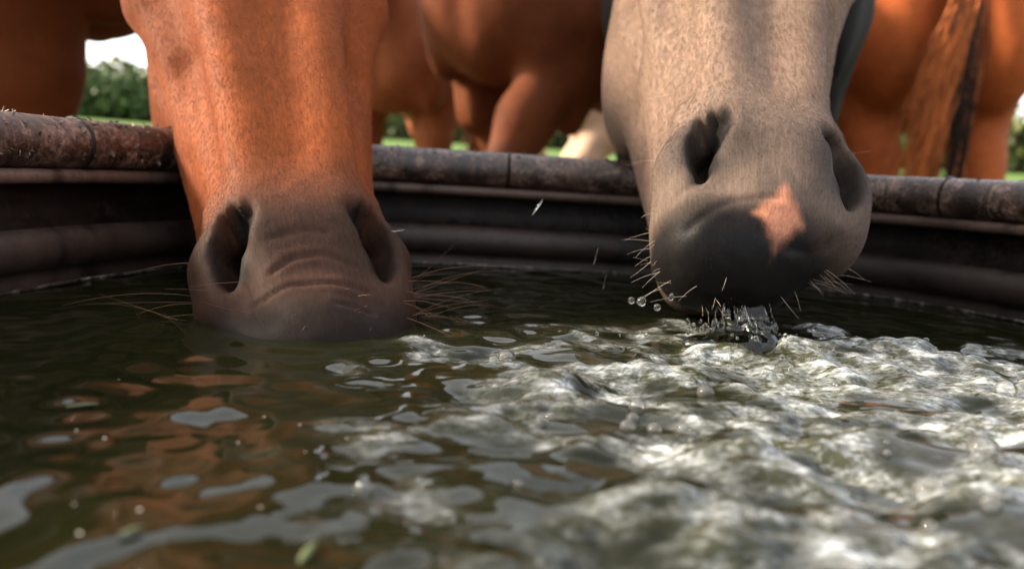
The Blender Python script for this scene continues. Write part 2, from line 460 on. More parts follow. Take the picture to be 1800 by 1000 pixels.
def build_water():
    x0, y0, size = -0.36, -0.46, 1.34
    n = 900; step = size / (n - 1)
    xs = x0 + np.arange(n) * step; ys = y0 + np.arange(n) * step
    X, Y = np.meshgrid(xs, ys, indexing='ij')
    edge = band_noise(n, step, 0.05, 0.2, 3)
    # churned area: right of the chestnut's muzzle, in front of the far wall
    T = sstep(-0.035, 0.045, X + 0.015 * edge - (-0.065 + 0.045 * np.clip((0.45 - Y) / 0.25, 0, 1.2)))
    far = 0.50 + 0.03 * edge - 0.10 * sstep(0.05, -0.08, X)
    T *= sstep(0.06, -0.03, Y - far)
    dS = np.hypot(X - SPL[0], Y - SPL[1]); dM = np.hypot(X - MUZ[0], (Y - MUZ[1] - 0.03))
    calm = (1 + 1.3 * sstep(0.40, 0.22, Y)) * 0.00042 * band_noise(n, step, 0.05, 0.12, 11) + (0.00008 + 0.00016 * sstep(0.42, 0.25, Y)) * band_noise(n, step, 0.018, 0.04, 12)
    rings = 0.0009 * np.sin(dM * 2 * math.pi / 0.03) * np.exp(-dM / 0.08)
    Z = calm + rings
    th = np.arctan2(Y - SPL[1], X - SPL[0])
    chop = 0.0028 * band_noise(n, step, 0.05, 0.11, 21, 1.5) + 0.0012 * band_noise(n, step, 0.02, 0.04, 22, 1.8)
    small = 0.00048 * band_noise(n, step, 0.009, 0.017, 23, 1.9) + 0.00014 * band_noise(n, step, 0.0048, 0.008, 24, 1.5)
    patch = sstep(-0.9, 0.7, band_noise(n, step, 0.05, 0.13, 25, 1.6) + 0.9 * sstep(0.0, 0.15, X) + 0.7 * np.exp(-dS / 0.07) - 0.25)
    chop = chop + small * (0.15 + 0.95 * patch)
    patch2 = patch; patch = 0.55 + 0.45 * patch
    Z = Z + T * chop * patch
    # ridge thrown up to the right of the spill, and the hollow in front of it
    Z += T * 0.011 * np.exp(-((X - SPL[0] - 0.06 - 0.35 * (Y - SPL[1])) / 0.05) ** 2 - ((Y - SPL[1] - 0.035) / 0.03) ** 2)
    Z += T * 0.007 * np.exp(-((X - SPL[0] - 0.17) / 0.08) ** 2 - ((Y - SPL[1] - 0.0) / 0.05) ** 2)
    Z -= 0.006 * np.exp(-((X - SPL[0] - 0.035) / 0.03) ** 2 - ((Y - SPL[1] + 0.02) / 0.02) ** 2)
    Z += 0.0022 * np.sin((dS - 0.02) * 2 * math.pi / 0.030 + 1.5 * np.sin(3 * th)) * np.exp(-dS / 0.05)
    # meniscus against the chestnut's lips
    # sharpen crests: move points towards the crest
    gx, gy = np.gradient(Z, step)
    Xd = X - 0.0015 * gx * T * 1.2; Yd = Y - 0.0015 * gy * T * 1.2
    keep = inside(X, Y, 0.010)
    idx = np.full(X.shape, -1); idx[keep] = np.arange(keep.sum())
    V = np.stack([Xd[keep], Yd[keep], WATER_Z + Z[keep]], 1)
    q = np.stack([idx[:-1, :-1], idx[1:, :-1], idx[1:, 1:], idx[:-1, 1:]], -1).reshape(-1, 4)
    q = q[(q >= 0).all(1)]
    o = mesh_obj('water', V, q, M['water']); tag(o, kind='structure')
    foam = np.clip(band_noise(n, step, 0.03, 0.09, 31) * 0.30 + 0.45 + 0.35 * sstep(-0.002, 0.004, chop) + 0.25 * np.exp(-dS / 0.08), 0, 1)
    wx = 0.0025 * band_noise(n, step, 0.02, 0.06, 41); wy = 0.0025 * band_noise(n, step, 0.02, 0.06, 42)
    th2 = np.arctan2(Y - SPL[1] + wy, X - SPL[0] + wx); r2 = np.hypot(X - SPL[0] + wx, Y - SPL[1] + wy)
    flow = np.stack([np.cos(th2) * (20 + 70 * r2), np.sin(th2) * (24 + 110 * r2), 0 * r2], -1)[keep]
    foam = foam * (0.50 + 0.55 * sstep(-0.02, 0.16, X + 0.04 * edge))
    a = np.clip(T * foam * (0.10 + 1.0 * patch2), 0, 1)[keep]
    set_attr(o.data, 'flow', flow)
    set_attr(o.data, 'aer', np.stack([a, a, a, np.ones_like(a)], 1))
    return o
water = build_water()

# ------------------------------------------------------------------ horses
def head_parts(hp):
    """list of (prim builder, blend, cut) in head space: x across, y out of the face, z from lips to poll"""
    w = hp.get('wide', 1.0); L = []
    def cap(a, b, ra, rb, s=1.0, k=0.03, cut=False, mir=True, u=(1.0, 0, 0)):
        for sg in ((1, -1) if mir and (abs(a[0]) > 1e-6 or abs(b[0]) > 1e-6) else (1,)):
            L.append(('c', (np.array(a) * (sg * w, 1, 1), np.array(b) * (sg * w, 1, 1), ra, rb, np.array(u) * (sg, 1, 1), s), k, cut))
    def ell(c, r, k=0.03, cut=False, rot=(0, 0, 0)):
        for sg in ((1, -1) if abs(c[0]) > 1e-6 else (1,)):
            Rm = np.array(Matrix.Rotation(rot[2] * sg, 3, 'Z') @ Matrix.Rotation(rot[1] * sg, 3, 'Y') @ Matrix.Rotation(rot[0], 3, 'X'))
            L.append(('e', (np.array(c) * (sg * w, 1, 1), np.array(r), Rm), k, cut))
    # muzzle
    p0 = hp.get('plate', 0.040)
    cap((0.019, -0.040, p0), (0.022, -0.037, 0.108), 0.029, 0.029, 1, 0.02)     # front plate
    cap((0, -0.055, p0 + 0.005), (0, -0.060, 0.125), 0.040, 0.044, 1.05, 0.02)
    lx, lw, lz = hp.get('lip', (0.0, 1.0, 0.0))
    def lip(c, r, k): L.append(('e', (np.array(c) * (w, 1, 1) + np.array((lx, 0, lz)), np.array(r) * (lw, 1, 1), np.eye(3)), k, False))
    lip((0, -0.044 if lx else -0.034, 0.022), (0.041, 0.031 if lx == 0 else 0.029, 0.030), 0.030)                   # upper lip
    lip((0.024 * lw, -0.046, 0.024), (0.022, 0.030, 0.026), 0.02); lip((-0.024 * lw, -0.046, 0.024), (0.022, 0.030, 0.026), 0.02)
    if lx: cap((0.010, -0.046, 0.085), (lx * 0.9, -0.051, 0.036 + lz), 0.035, 0.030, 1, 0.03, mir=False)
    cz = hp.get('chin', 0.0)
    lip((0, -0.086, 0.026 + cz), (0.032, 0.026, 0.028), 0.012)              # lower lip and chin
    lip((0, -0.105, 0.052 + cz), (0.029, 0.022, 0.026), 0.02)
    wz, wr = hp.get('wing', (0.075, 0.046)); ell((0.0485, -0.047, wz), (0.0165, 0.032, wr), 0.015, rot=(0, rad(3), 0))   # wing of the nostril
    cap((0.034, -0.026, 0.126), (0.050, -0.038, 0.100), 0.0100, 0.0120, 1, 0.016)   # arch over it
    # nose
    cap((0, -0.060, 0.12), (0, -0.080, 0.40), 0.044, 0.066, 1.0, 0.03)
    cap((0.024, -0.028, 0.130), (0.038, -0.025, 0.42), 0.014, 0.024, 1, 0.016)      # edges of the nasal bone
    cap((0.022, -0.090, 0.14), (0.044, -0.105, 0.38), 0.030, 0.046, 1, 0.035)       # upper jaw
    cap((0.052, -0.074, 0.245), (0.083, -0.062, 0.40), 0.011, 0.016, 1, 0.014)      # facial crest
    cap((0.056, -0.058, 0.265), (0.044, -0.040, 0.135), 0.0085, 0.0100, 1, 0.012)   # muscle running down to the nostril
    cap((0.046, -0.100, 0.250), (0.036, -0.075, 0.085), 0.0110, 0.0120, 1, 0.014)
    cap((0.020, -0.122, 0.08), (0.046, -0.190, 0.36), 0.019, 0.034, 1, 0.03)        # lower jaw
    ell((0.057, -0.168, 0.42), (0.042, 0.110, 0.125), 0.02)                         # cheek
    ell((0, -0.075, 0.46), (0.092, 0.065, 0.15), 0.04)                              # forehead
    ell((0.084, -0.065, 0.42), (0.024, 0.028, 0.036), 0.02)                         # orbit
    cap((0, -0.12, 0.50), (0, -0.13, 0.60), 0.085, 0.075, 1, 0.05)
    cap((0.055, -0.10, 0.62), (0.075, -0.075, 0.77), 0.030, 0.008, 1, 0.02)         # ears
    # cuts
    cap((0.084, -0.098, 0.29), (0.100, -0.100, 0.42), 0.012, 0.016, 1, 0.014, True)      # furrow between crest and cheek
    cap((0.066, -0.036, 0.175), (0.074, -0.036, 0.300), 0.012, 0.015, 1, 0.018, True)    # hollow beside the nasal bone
    ns = hp.get('nostril', 1.0)
    pts = [(0.0320, -0.006, 0.118, 0.006, 0.6), (0.0395, -0.012, 0.111, 0.015, 0.32), (0.0450, -0.019, 0.101, 0.024, 0.20), (0.0460, -0.019, 0.091, 0.019, 0.18), (0.0445, -0.012, 0.082, 0.009, 0.24)]
    for p, q in zip(pts[:-1], pts[1:]):
        cap(p[:3], q[:3], p[3] * ns, q[3] * ns, 0.5 * (p[4] + q[4]), 0.011, True, u=(0.93, -0.37, 0))
    cap((0.042, -0.027, 0.101), (0.026, -0.056, 0.114), 0.0075 * ns, 0.010, 1, 0.006, True)     # passage into the nose
    cap((0.0445, -0.005, 0.086), (0.040, 0.001, 0.066), 0.0060, 0.0052, 1, 0.022, True)         # fold running down from it
    cap((0.040, 0.001, 0.066), (0.029, 0.004, 0.046), 0.0052, 0.0035, 1, 0.020, True)
    # mouth line
    cap((0.0, -0.066, 0.012), (0.040, -0.075, 0.034), 0.003, 0.002, 1, 0.008, True)
    cap((0.040, -0.075, 0.034), (0.036, -0.100, 0.075), 0.002, 0.002, 1, 0.008, True)
    return L

def frame_from(P1, P2, yaw, roll=0.0):
    """head frame: lips at P1, face line running to P2; yaw turns the face (positive: towards the right of the picture)"""
    Lx = unit(P2 - P1)
    toward = np.array([math.sin(yaw), -math.cos(yaw), 0.0])
    Fy = unit(toward - Lx * (toward @ Lx)); Wx = np.cross(Lx, Fy)      # across, to the right of the picture
    return np.array(P1, float), np.stack([Wx, Fy, Lx], 1)

def build_horse(name, label, loc, yaw, scale, colfn, mat, head=None, poll=None, fine=None, coarse=0.022,
                stance=None, hp=None, tail=None, disp=None, group=None):
    """yaw: heading, 0 = +Y. head = (origin, frame) in world space when the head is given, else poll = raised head in body space"""
    hp = hp or {}
    R = np.array(Matrix.Rotation(yaw, 3, 'Z')); loc = np.array([loc[0], loc[1], 0.0])
    s = scale
    if head is None:
        P1 = np.array([0.0, 1.62, 1.10]) * s if poll is None else np.array(poll[0]) * s
        P2 = np.array([0.0, 1.22, 1.62]) * s if poll is None else np.array(poll[1]) * s
        Lx = unit(P2 - P1); fw = np.array([0, 1.0, 0.3]); Fy = unit(fw - Lx * (fw @ Lx))
        ho, hf = P1, np.stack([np.cross(Fy, Lx), Fy, Lx], 1)
    else:
        ho = R.T @ (head[0] - loc); hf = R.T @ head[1]
    hs = hp.get('size', 1.0)
    prims = []
    def B(p): return np.array(p, float) * s
    def cap(a, b, ra, rb, sx=1.0, k=0.06, mir=False):
        for sg in ((1, -1) if mir else (1,)):
            m = np.array([sg, 1, 1]); prims.append((tc(B(a) * m, B(b) * m, ra * s, rb * s, (1, 0, 0), sx), k * s, False))
    def ell(c, r, k=0.06, mir=False):
        for sg in ((1, -1) if mir else (1,)):
            prims.append((el(B(c) * np.array([sg, 1, 1]), np.array(r) * s), k * s, False))
    st = stance or {}
    # trunk
    cap((0, 0.40, 1.12), (0, -0.10, 1.10), 0.285, 0.30, 0.88, 0.08)
    cap((0, -0.10, 1.10), (0, -0.48, 1.18), 0.295, 0.25, 0.92, 0.10)
    cap((0, 0.40, 1.36), (0, 0.10, 1.36), 0.10, 0.08, 0.8, 0.12)           # withers
    ell((0, 0.58, 1.05), (0.20, 0.20, 0.25), 0.08)                           # breast
    ell((0.115, 0.62, 1.02), (0.105, 0.125, 0.16), 0.05, True)               # pectorals
    ell((0.165, 0.46, 1.12), (0.085, 0.20, 0.27), 0.05, True)                # shoulders
    ell((0.13, -0.58, 1.20), (0.165, 0.24, 0.23), 0.08, True)                # croup
    ell((0.15, -0.66, 1.05), (0.125, 0.19, 0.24), 0.05, True)                # buttock and thigh
    ell((0.185, -0.42, 0.93), (0.075, 0.13, 0.16), 0.05, True)               # stifle
    ell((0.165, 0.60, 0.94), (0.065, 0.085, 0.13), 0.03, True)
    ell((0.180, 0.47, 0.80), (0.048, 0.070, 0.13), 0.02, True)
    ell((0.135, 0.49, 0.80), (0.04, 0.060, 0.12), 0.02, True)
    prims.append((tc(B((0, 0.82, 1.16)), B((0, 0.76, 0.86)), 0.035 * s, 0.025 * s), 0.05 * s, True))
    # legs
    for sg in (1, -1):
        df = st.get('fl' if sg > 0 else 'fr', (0, 0)); dh = st.get('hl' if sg > 0 else 'hr', (0, 0))
        def leg(pts, k=0.035):
            for p, q in zip(pts[:-1], pts[1:]):
                prims.append((tc(np.array(p[:3]) * (sg * s, s, s), np.array(q[:3]) * (sg * s, s, s), p[3] * s, q[3] * s, (1, 0, 0), 0.86), k * s, False))
        def sh(p, d, t): return (p[0] + d[0] * t, p[1] + d[1] * t, p[2], p[3])
        leg([(0.165, 0.46, 0.98, 0.135), (0.16, 0.40, 0.86, 0.105)], 0.06)
        leg([(0.155, 0.46, 0.90, 0.108), sh((0.15, 0.47, 0.70, 0.080), df, 0.5), sh((0.145, 0.48, 0.50, 0.055), df, 0.8)], 0.04)
        leg([sh((0.145, 0.485, 0.52, 0.060), df, 0.8), sh((0.145, 0.485, 0.45, 0.056), df, 0.85), sh((0.145, 0.47, 0.40, 0.042), df, 0.9), sh((0.145, 0.465, 0.24, 0.038), df, 1), sh((0.145, 0.47, 0.20, 0.049), df, 1), sh((0.145, 0.52, 0.10, 0.040), df, 1)], 0.02)
        leg([sh((0.145, 0.525, 0.085, 0.052), df, 1), sh((0.145, 0.55, 0.03, 0.064), df, 1)], 0.015)
        leg([(0.165, -0.55, 0.98, 0.165), (0.17, -0.50, 0.84, 0.125)], 0.06)
        leg([(0.165, -0.54, 0.86, 0.128), sh((0.155, -0.66, 0.68, 0.085), dh, 0.5), sh((0.15, -0.76, 0.55, 0.056), dh, 0.8)], 0.04)
        leg([sh((0.15, -0.80, 0.57, 0.045), dh, 0.8), sh((0.15, -0.775, 0.48, 0.055), dh, 0.85), sh((0.15, -0.765, 0.40, 0.043), dh, 0.9), sh((0.15, -0.75, 0.24, 0.041), dh, 1), sh((0.15, -0.745, 0.20, 0.050), dh, 1), sh((0.15, -0.69, 0.10, 0.041), dh, 1)], 0.02)
        leg([sh((0.15, -0.685, 0.085, 0.052), dh, 1), sh((0.15, -0.66, 0.03, 0.064), dh, 1)], 0.015)
    # neck
    pol = ho + hf @ (np.array([0, -0.13, 0.56]) * hs)
    nb1, nb2 = B((0, 0.52, 1.18)), B((0, 0.42, 1.25))
    mid = 0.5 * (nb1 + pol) + np.array([0, 0, 0.05])
    prims.append((tc(nb1, mid, 0.225 * s, 0.155 * s, (1, 0, 0), 0.62), 0.10, False))
    prims.append((tc(nb2, mid + np.array([0, 0, 0.06]), 0.16 * s, 0.10 * s, (1, 0, 0), 0.55), 0.08, False))
    prims.append((tc(mid, pol, 0.150 * s, 0.098 * hs, (1, 0, 0), 0.68), 0.06, False))
    for kind, a, k, cut in head_parts(hp):
        if kind == 'c':
            p, q, ra, rb, u, sx = a
            prims.append((tc(ho + hf @ (p * hs), ho + hf @ (q * hs), ra * hs, rb * hs, hf @ np.array(u, float), sx), k * hs, cut))
        else:
            c, r, Rm = a
            prims.append((el(ho + hf @ (c * hs), r * hs, hf @ Rm), k * hs, cut))
    lo = np.min([p[0][0] for p in prims], 0) - 0.05; hi = np.max([p[0][1] for p in prims], 0) + 0.05
    lo[2] = -0.02
    ax = []
    for i in range(3):
        if fine:
            # fine box: the part of the head that the picture shows
            cs = np.array([ho + hf @ (np.array([x, y, z]) * hs) for x in (-0.095, 0.095) for y in (0.015, -0.15) for z in (-0.02, fine[1])])
            ax.append(axis_pts(lo[i], hi[i], cs[:, i].min(), cs[:, i].max(), fine[0], coarse))
        else:
            ax.append(np.arange(lo[i], hi[i], coarse))
    F = Field(*ax)
    for prim, k, cut in prims: F.apply(prim, k, cut)
    V, Q = F.mesh()
    o = mesh_obj(name, V, Q, mat)
    hl = (V - ho) @ hf / hs
    me = o.data
    if disp is not None or True:
        nor = np.zeros(len(V) * 3, np.float32); me.vertices.foreach_get('normal', nor); nor = nor.reshape(-1, 3)
        d = (swirl(V, 8, 3, 3) * 0.011 + swirl(V, 24, 4, 3) * 0.0035) * sstep(0.30, 0.6, hl[:, 2] + 0 * hl[:, 0])
        if disp is not None: d = d + disp(hl, nor @ hf)
        V = V + nor * d[:, None]
        me.vertices.foreach_set('co', V.astype(np.float32).ravel()); me.update()
    col = colfn(hl, V / s)
    wet_or_shade = sstep(WATER_Z + 0.009, WATER_Z + 0.002, V[:, 2] + 0.005 * swirl(V, 120, 5, 3)) * (hl[:, 2] < 0.1) * 0.35
    if hp.get('lip'): wet_or_shade = np.maximum(wet_or_shade, 0.9 * sstep(0.040, 0.022, hl[:, 2] + 0.004 * swirl(hl, 150, 6, 3)))
    set_attr(me, 'coat', np.concatenate([np.clip(col * (1 - 0.5 * wet_or_shade[:, None]), 0.002, 0.9), 1 - wet_or_shade[:, None]], 1))
    set_attr(me, 'hl', hl)
    o.location = loc; o.rotation_euler = (0, 0, yaw)
    tag(o, label, 'horse', group)
    return o, (ho, hf, hs, V, hl)

def lerp(a, b, t): return np.asarray(a)[None, :] * (1 - t[:, None]) + np.asarray(b)[None, :] * t[:, None] if np.ndim(a) == 1 else a * (1 - t[:, None]) + np.asarray(b)[None, :] * t[:, None]

def nostril_dark(hl):
    best = np.full(len(hl), 9.0); P = np.abs(hl[:, 0]) + 0.7 * np.maximum(0, -0.014 - hl[:, 1]); Q = np.stack([P, hl[:, 2]], 1)
    pl = [(0.0330, 0.118), (0.0405, 0.110), (0.0455, 0.100), (0.0465, 0.091), (0.045, 0.083)]
    for a, b in zip(pl[:-1], pl[1:]):
        a = np.array(a); b = np.array(b); ab = b - a; t = np.clip(((Q - a) @ ab) / (ab @ ab), 0, 1)
        best = np.minimum(best, np.linalg.norm(Q - a - t[:, None] * ab, axis=1))
    return sstep(0.0150, 0.0065, best) * sstep(-0.006, -0.014, hl[:, 1])

def col_chestnut(hl, b, base=(0.205, 0.050, 0.0120), dark=(0.0065, 0.004, 0.003), muz=True, body=1.0):
    n1 = swirl(b, 6, 41, 4)
    c = lerp(base, (base[0] * 0.55, base[1] * 0.5, base[2] * 0.5), np.clip(0.30 + 0.55 * n1 + 0.25 * swirl(b, 22, 42, 3), 0, 1))
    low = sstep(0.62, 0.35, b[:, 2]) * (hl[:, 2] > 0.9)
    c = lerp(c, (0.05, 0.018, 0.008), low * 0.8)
    if body != 1: c = c * (1 - (1 - body) * sstep(0.62, 0.8, hl[:, 2]))[:, None]  # left horse behind the head: its shade is darkened into the coat colour
    if muz:
        z = hl[:, 2] + 0.012 * swirl(hl, 30, 44, 3)
        t = sstep(0.195, 0.105, z)
        c = lerp(c, (0.030, 0.0165, 0.0112), t * 0.95)
        c = lerp(c, dark, sstep(0.070, 0.035, z) * 0.9)
        nos = np.hypot(np.abs(hl[:, 0]) - 0.041, hl[:, 2] - 0.096) + 0.4 * np.maximum(0, -0.02 - hl[:, 1])
        c = lerp(c, (0.026, 0.015, 0.010), sstep(0.04, 0.012, nos) * 0.6)
        c = lerp(c, (0.008, 0.006, 0.005), nostril_dark(hl))
    c = lerp(c, (0.03, 0.025, 0.02), sstep(0.085, 0.07, b[:, 2]) * (hl[:, 2] > 0.9))
    return c

def crease(hl, pts, depth, wid):
    """groove along a polyline of (across, along) points on the front of the face"""
    P = hl[:, [0, 2]] + 0.0016 * np.stack([swirl(hl, 90, 81, 3), swirl(hl, 80, 82, 3)], 1); best = np.full(len(P), 9.0)
    for a, b in zip(pts[:-1], pts[1:]):
        a = np.array(a); b = np.array(b); ab = b - a
        t = np.clip(((P - a) @ ab) / (ab @ ab), 0, 1)
        best = np.minimum(best, np.linalg.norm(P - a - t[:, None] * ab, axis=1))
    w = np.exp(-(best / wid) ** 2) - 0.35 * np.exp(-((best - 2.4 * wid) / (1.6 * wid)) ** 2)
    return -depth * w * (hl[:, 1] > -0.045)

def disp_left(hl, n):
    d = crease(hl, [(-0.022, 0.072), (-0.010, 0.081), (0.008, 0.083), (0.024, 0.075)], 0.0011, 0.0017)
    d += crease(hl, [(-0.031, 0.054), (-0.014, 0.061), (0.010, 0.061), (0.031, 0.058)], 0.0013, 0.0017)
    d += crease(hl, [(-0.020, 0.096), (0.0, 0.100), (0.012, 0.097)], 0.0005, 0.0022)
    d += crease(hl, [(0.010, 0.044), (0.020, 0.043), (0.028, 0.039)], 0.0009, 0.0018)
    near = sstep(0.36, 0.28, hl[:, 2])
    d += 0.0012 * swirl(hl, 75, 51, 3) * near + 0.0005 * swirl(hl, 260, 52, 2) * sstep(0.14, 0.06, hl[:, 2])
    # veins and the hollow along the side of the nose
    d += vein(hl, [(-0.050, -0.085, 0.150), (-0.060, -0.080, 0.200), (-0.066, -0.070, 0.260), (-0.085, -0.075, 0.330)], 0.0016, 0.0045)
    d += vein(hl, [(-0.048, -0.060, 0.150), (-0.052, -0.100, 0.210), (-0.060, -0.125, 0.270)], 0.0012, 0.004)
    return d

def vein(hl, pts, h, wid):
    best = np.full(len(hl), 9.0)
    for a, b in zip(pts[:-1], pts[1:]):
        a = np.array(a); b = np.array(b); ab = b - a; t = np.clip(((hl - a) @ ab) / (ab @ ab), 0, 1)
        best = np.minimum(best, np.linalg.norm((hl - a - t[:, None] * ab) * (0.6, 1, 1), axis=1))
    return h * np.exp(-(best / wid) ** 2)

# the chestnut with its nose in the water
hd = frame_from(at(578, 652, 0.424), at(478, 10, 0.655), rad(21))
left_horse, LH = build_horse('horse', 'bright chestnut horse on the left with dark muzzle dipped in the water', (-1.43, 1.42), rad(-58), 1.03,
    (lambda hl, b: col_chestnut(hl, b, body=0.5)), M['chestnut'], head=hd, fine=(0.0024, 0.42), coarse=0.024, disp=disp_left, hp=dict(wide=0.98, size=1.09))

def col_dun(hl, b):
    n1 = swirl(b, 7, 61, 4)
    c = lerp((0.178, 0.117, 0.084), (0.125, 0.077, 0.053), np.clip(0.35 + 0.5 * n1, 0, 1))
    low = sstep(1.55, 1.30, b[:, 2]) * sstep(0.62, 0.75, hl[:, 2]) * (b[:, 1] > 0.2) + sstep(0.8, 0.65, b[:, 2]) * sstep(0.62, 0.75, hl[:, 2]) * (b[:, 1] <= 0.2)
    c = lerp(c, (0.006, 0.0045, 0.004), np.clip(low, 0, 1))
    z = hl[:, 2] + 0.010 * swirl(hl, 32, 64, 3)
    c = lerp(c, (0.074, 0.053, 0.041), sstep(0.19, 0.10, z) * 0.85)
    nos = np.hypot(np.abs(hl[:, 0]) - 0.041, hl[:, 2] - 0.096) + 0.4 * np.maximum(0, -0.02 - hl[:, 1])
    c = lerp(c, (0.026, 0.020, 0.017), sstep(0.042, 0.014, nos) * 0.75)
    c = lerp(c, (0.0075, 0.006, 0.0055), sstep(0.060, 0.032, z + 0.10 * np.maximum(0, hl[:, 0] - 0.02) + 0.10 * np.maximum(0, -0.04 - hl[:, 0]) + 0.006 * swirl(hl, 120, 65, 3)))
    c = lerp(c, (0.008, 0.007, 0.006), nostril_dark(hl))
    # pink snip between the nostrils
    x, y = hl[:, 0] + 0.002, hl[:, 2] - 0.041
    x = x - 0.10 * y
    r = (np.abs(x) / 0.0150) ** 0.92 + (np.abs(y) / np.where(y > 0, 0.024, 0.021)) ** 0.92; r = r + 0.22 * swirl(hl, 150, 66, 4) + 0.10 * swirl(hl, 600, 67, 2)
    c = lerp(c, (0.36, 0.15, 0.088), sstep(1.22, 0.66, r) * (hl[:, 1] > -0.045))
    return c

def disp_dun(hl, n):
    near = sstep(0.32, 0.25, hl[:, 2])
    d = 0.0011 * swirl(hl, 70, 71, 3) * near + 0.0006 * swirl(hl, 240, 72, 2) * sstep(0.10, 0.05, hl[:, 2])
    d += crease(hl, [(-0.050, 0.030), (-0.030, 0.047), (-0.004, 0.052)], 0.0010, 0.0022)
    d += crease(hl, [(0.004, 0.026), (0.022, 0.034), (0.036, 0.048)], 0.0010, 0.0022)
    d += crease(hl, [(-0.058, 0.052), (-0.046, 0.066), (-0.040, 0.078)], 0.0012, 0.0025)
    d += vein(hl, [(-0.050, -0.070, 0.125), (-0.056, -0.085, 0.180), (-0.060, -0.080, 0.250)], 0.0016, 0.0045)
    return d

hd2 = frame_from(at(1396, 468, 0.445), at(1360, -6, 0.640), rad(-2))
pale_horse, PH = build_horse('horse', 'pale dun horse with a pink snip on its nose, water dribbling from its black lips', (0.50, 2.13), rad(169), 0.96,
    col_dun, M['chestnut'], head=hd2, fine=(0.0024, 0.33), coarse=0.024, disp=disp_dun, hp=dict(wide=0.99, nostril=1.0, size=1.10, lip=(-0.022, 0.78, 0.018), plate=0.068, chin=0.026, wing=(0.086, 0.036)))

def col_bay(base):
    def f(hl, b): return col_chestnut(hl, b, base)
    return f
# horses behind
horse_a, IA = build_horse('horse', 'dark chestnut horse behind the rim, its chest and forelegs between the two drinking heads', (0.29, 2.90), rad(143), 1.06,
    col_bay((0.125, 0.037, 0.014)), M['chestnut'], coarse=0.02, stance=dict(fl=(0.0, -0.22), fr=(0.0, 0.34), hl=(0, 0.12), hr=(0, -0.05)))
horse_b, IB = build_horse('horse', 'lighter chestnut horse standing farther back beside the left drinking head', (-0.43, 3.85), rad(170), 1.0,
    col_bay((0.24, 0.080, 0.032)), M['chestnut'], coarse=0.022)
horse_c, IC = build_horse('horse', 'pale beige horse farthest back, glimpsed low between the dark chestnut and the dun head', (1.08, 5.2), rad(-84), 1.05,
    (lambda hl, b: lerp((0.48, 0.34, 0.25), (0.36, 0.24, 0.17), np.clip(0.4 + 0.5 * swirl(b, 7, 9, 3), 0, 1))), M['chestnut'], coarse=0.024)
horse_e, IE = build_horse('horse', 'orange chestnut horse on the right seen from behind with hanging tail', (1.41, 3.32), rad(-8), 1.05,
    col_bay((0.27, 0.066, 0.017)), M['chestnut'], coarse=0.018)

# ------------------------------------------------------------------ coat hair, whiskers
def coat_hair(horse, info, count, length, lift, seed, zmax=0.34, low=0.1):
    ho, hf, hs, V, hl = info; me = horse.data; r = np.random.default_rng(seed)
    q = np.zeros(len(me.loops), np.int32); me.loops.foreach_get('vertex_index', q); q = q.reshape(-1, 4)
    nor = np.zeros(len(V) * 3, np.float32); me.vertices.foreach_get('normal', nor); nor = nor.reshape(-1, 3)
    col = np.zeros(len(V) * 4, np.float32); me.attributes['coat'].data.foreach_get('color', col); col = col.reshape(-1, 4)
    hq = hl[q].mean(1)
    a, b, c, d = (V[q[:, i]] for i in range(4))
    area = 0.5 * np.linalg.norm(np.cross(c - a, d - b), axis=1)
    ok = (hq[:, 2] < zmax) & (hq[:, 2] > -0.03)
    lo, hi = hq[:, 2], None
    keep = sstep(0.045, 0.11, hq[:, 2]) * (1 - low) + low
    inn = np.hypot(np.abs(hq[:, 0]) - 0.042, (hq[:, 2] - 0.085) * 0.6) < 0.012
    w = area * ok * keep * np.where(inn, 0.02, 1)
    f = r.choice(len(q), count, p=w / w.sum())
    u, v = r.random((2, count, 1))
    wts = [(1 - u) * (1 - v), u * (1 - v), u * v, (1 - u) * v]
    P = sum(w_ * V[q[f, i]] for i, w_ in enumerate(wts)); N = sum(w_ * nor[q[f, i]] for i, w_ in enumerate(wts))
    C = sum(w_ * col[q[f, i]] for i, w_ in enumerate(wts)); H = sum(w_ * hl[q[f, i]] for i, w_ in enumerate(wts))
    N /= np.linalg.norm(N, axis=1)[:, None]
    # hair lies down the face, flowing outwards over the cheeks
    D = -hf[:, 2][None, :] + 0.0 * P
    D = D + (hf[:, 0][None, :] * np.sign(H[:, :1]) * 0.25 * sstep(0.02, 0.05, np.abs(H[:, :1])))
    D = D + 0.25 * np.stack([swirl(P, 40, seed + k, 2) for k in range(3)], 1) + 0.16 * r.normal(size=P.shape)
    D -= N * (D * N).sum(1)[:, None]; D /= np.linalg.norm(D, axis=1)[:, None]
    ln = length * (0.25 + 0.75 * sstep(0.06, 0.20, H[:, 2])) * r.uniform(0.6, 1.25, count)
    ln = ln[:, None]
    p1 = P - N * 0.0004; p2 = P + D * ln * 0.5 + N * ln * lift; p3 = P + D * ln + N * ln * lift * 0.9
    pts = np.stack([p1, p2, p3], 1).astype(np.float32)
    cu = bpy.data.hair_curves.new('coat_hair'); cu.add_curves([3] * count)
    cu.position_data.foreach_set('vector', pts.ravel())
    ra = cu.attributes.get('radius') or cu.attributes.new('radius', 'FLOAT', 'POINT')
    ra.data.foreach_set('value', np.tile(np.array([0.00009, 0.00007, 0.00002], np.float32), count))
    C = C[:, :3] * r.uniform(0.65, 1.45, (count, 1)) * (1 + 0.08 * r.normal(size=(count, 3)))
    C = np.repeat(np.concatenate([np.clip(C, 0.003, 0.8), np.ones((count, 1))], 1), 3, axis=0)
    ca = cu.attributes.new('coat', 'FLOAT_COLOR', 'POINT'); ca.data.foreach_set('color', C.astype(np.float32).ravel())
    cu.materials.append(M['hair'])
    o = bpy.data.objects.new('coat_hair', cu); COL.objects.link(o); o.parent = horse
    tag(o, kind='stuff'); return o
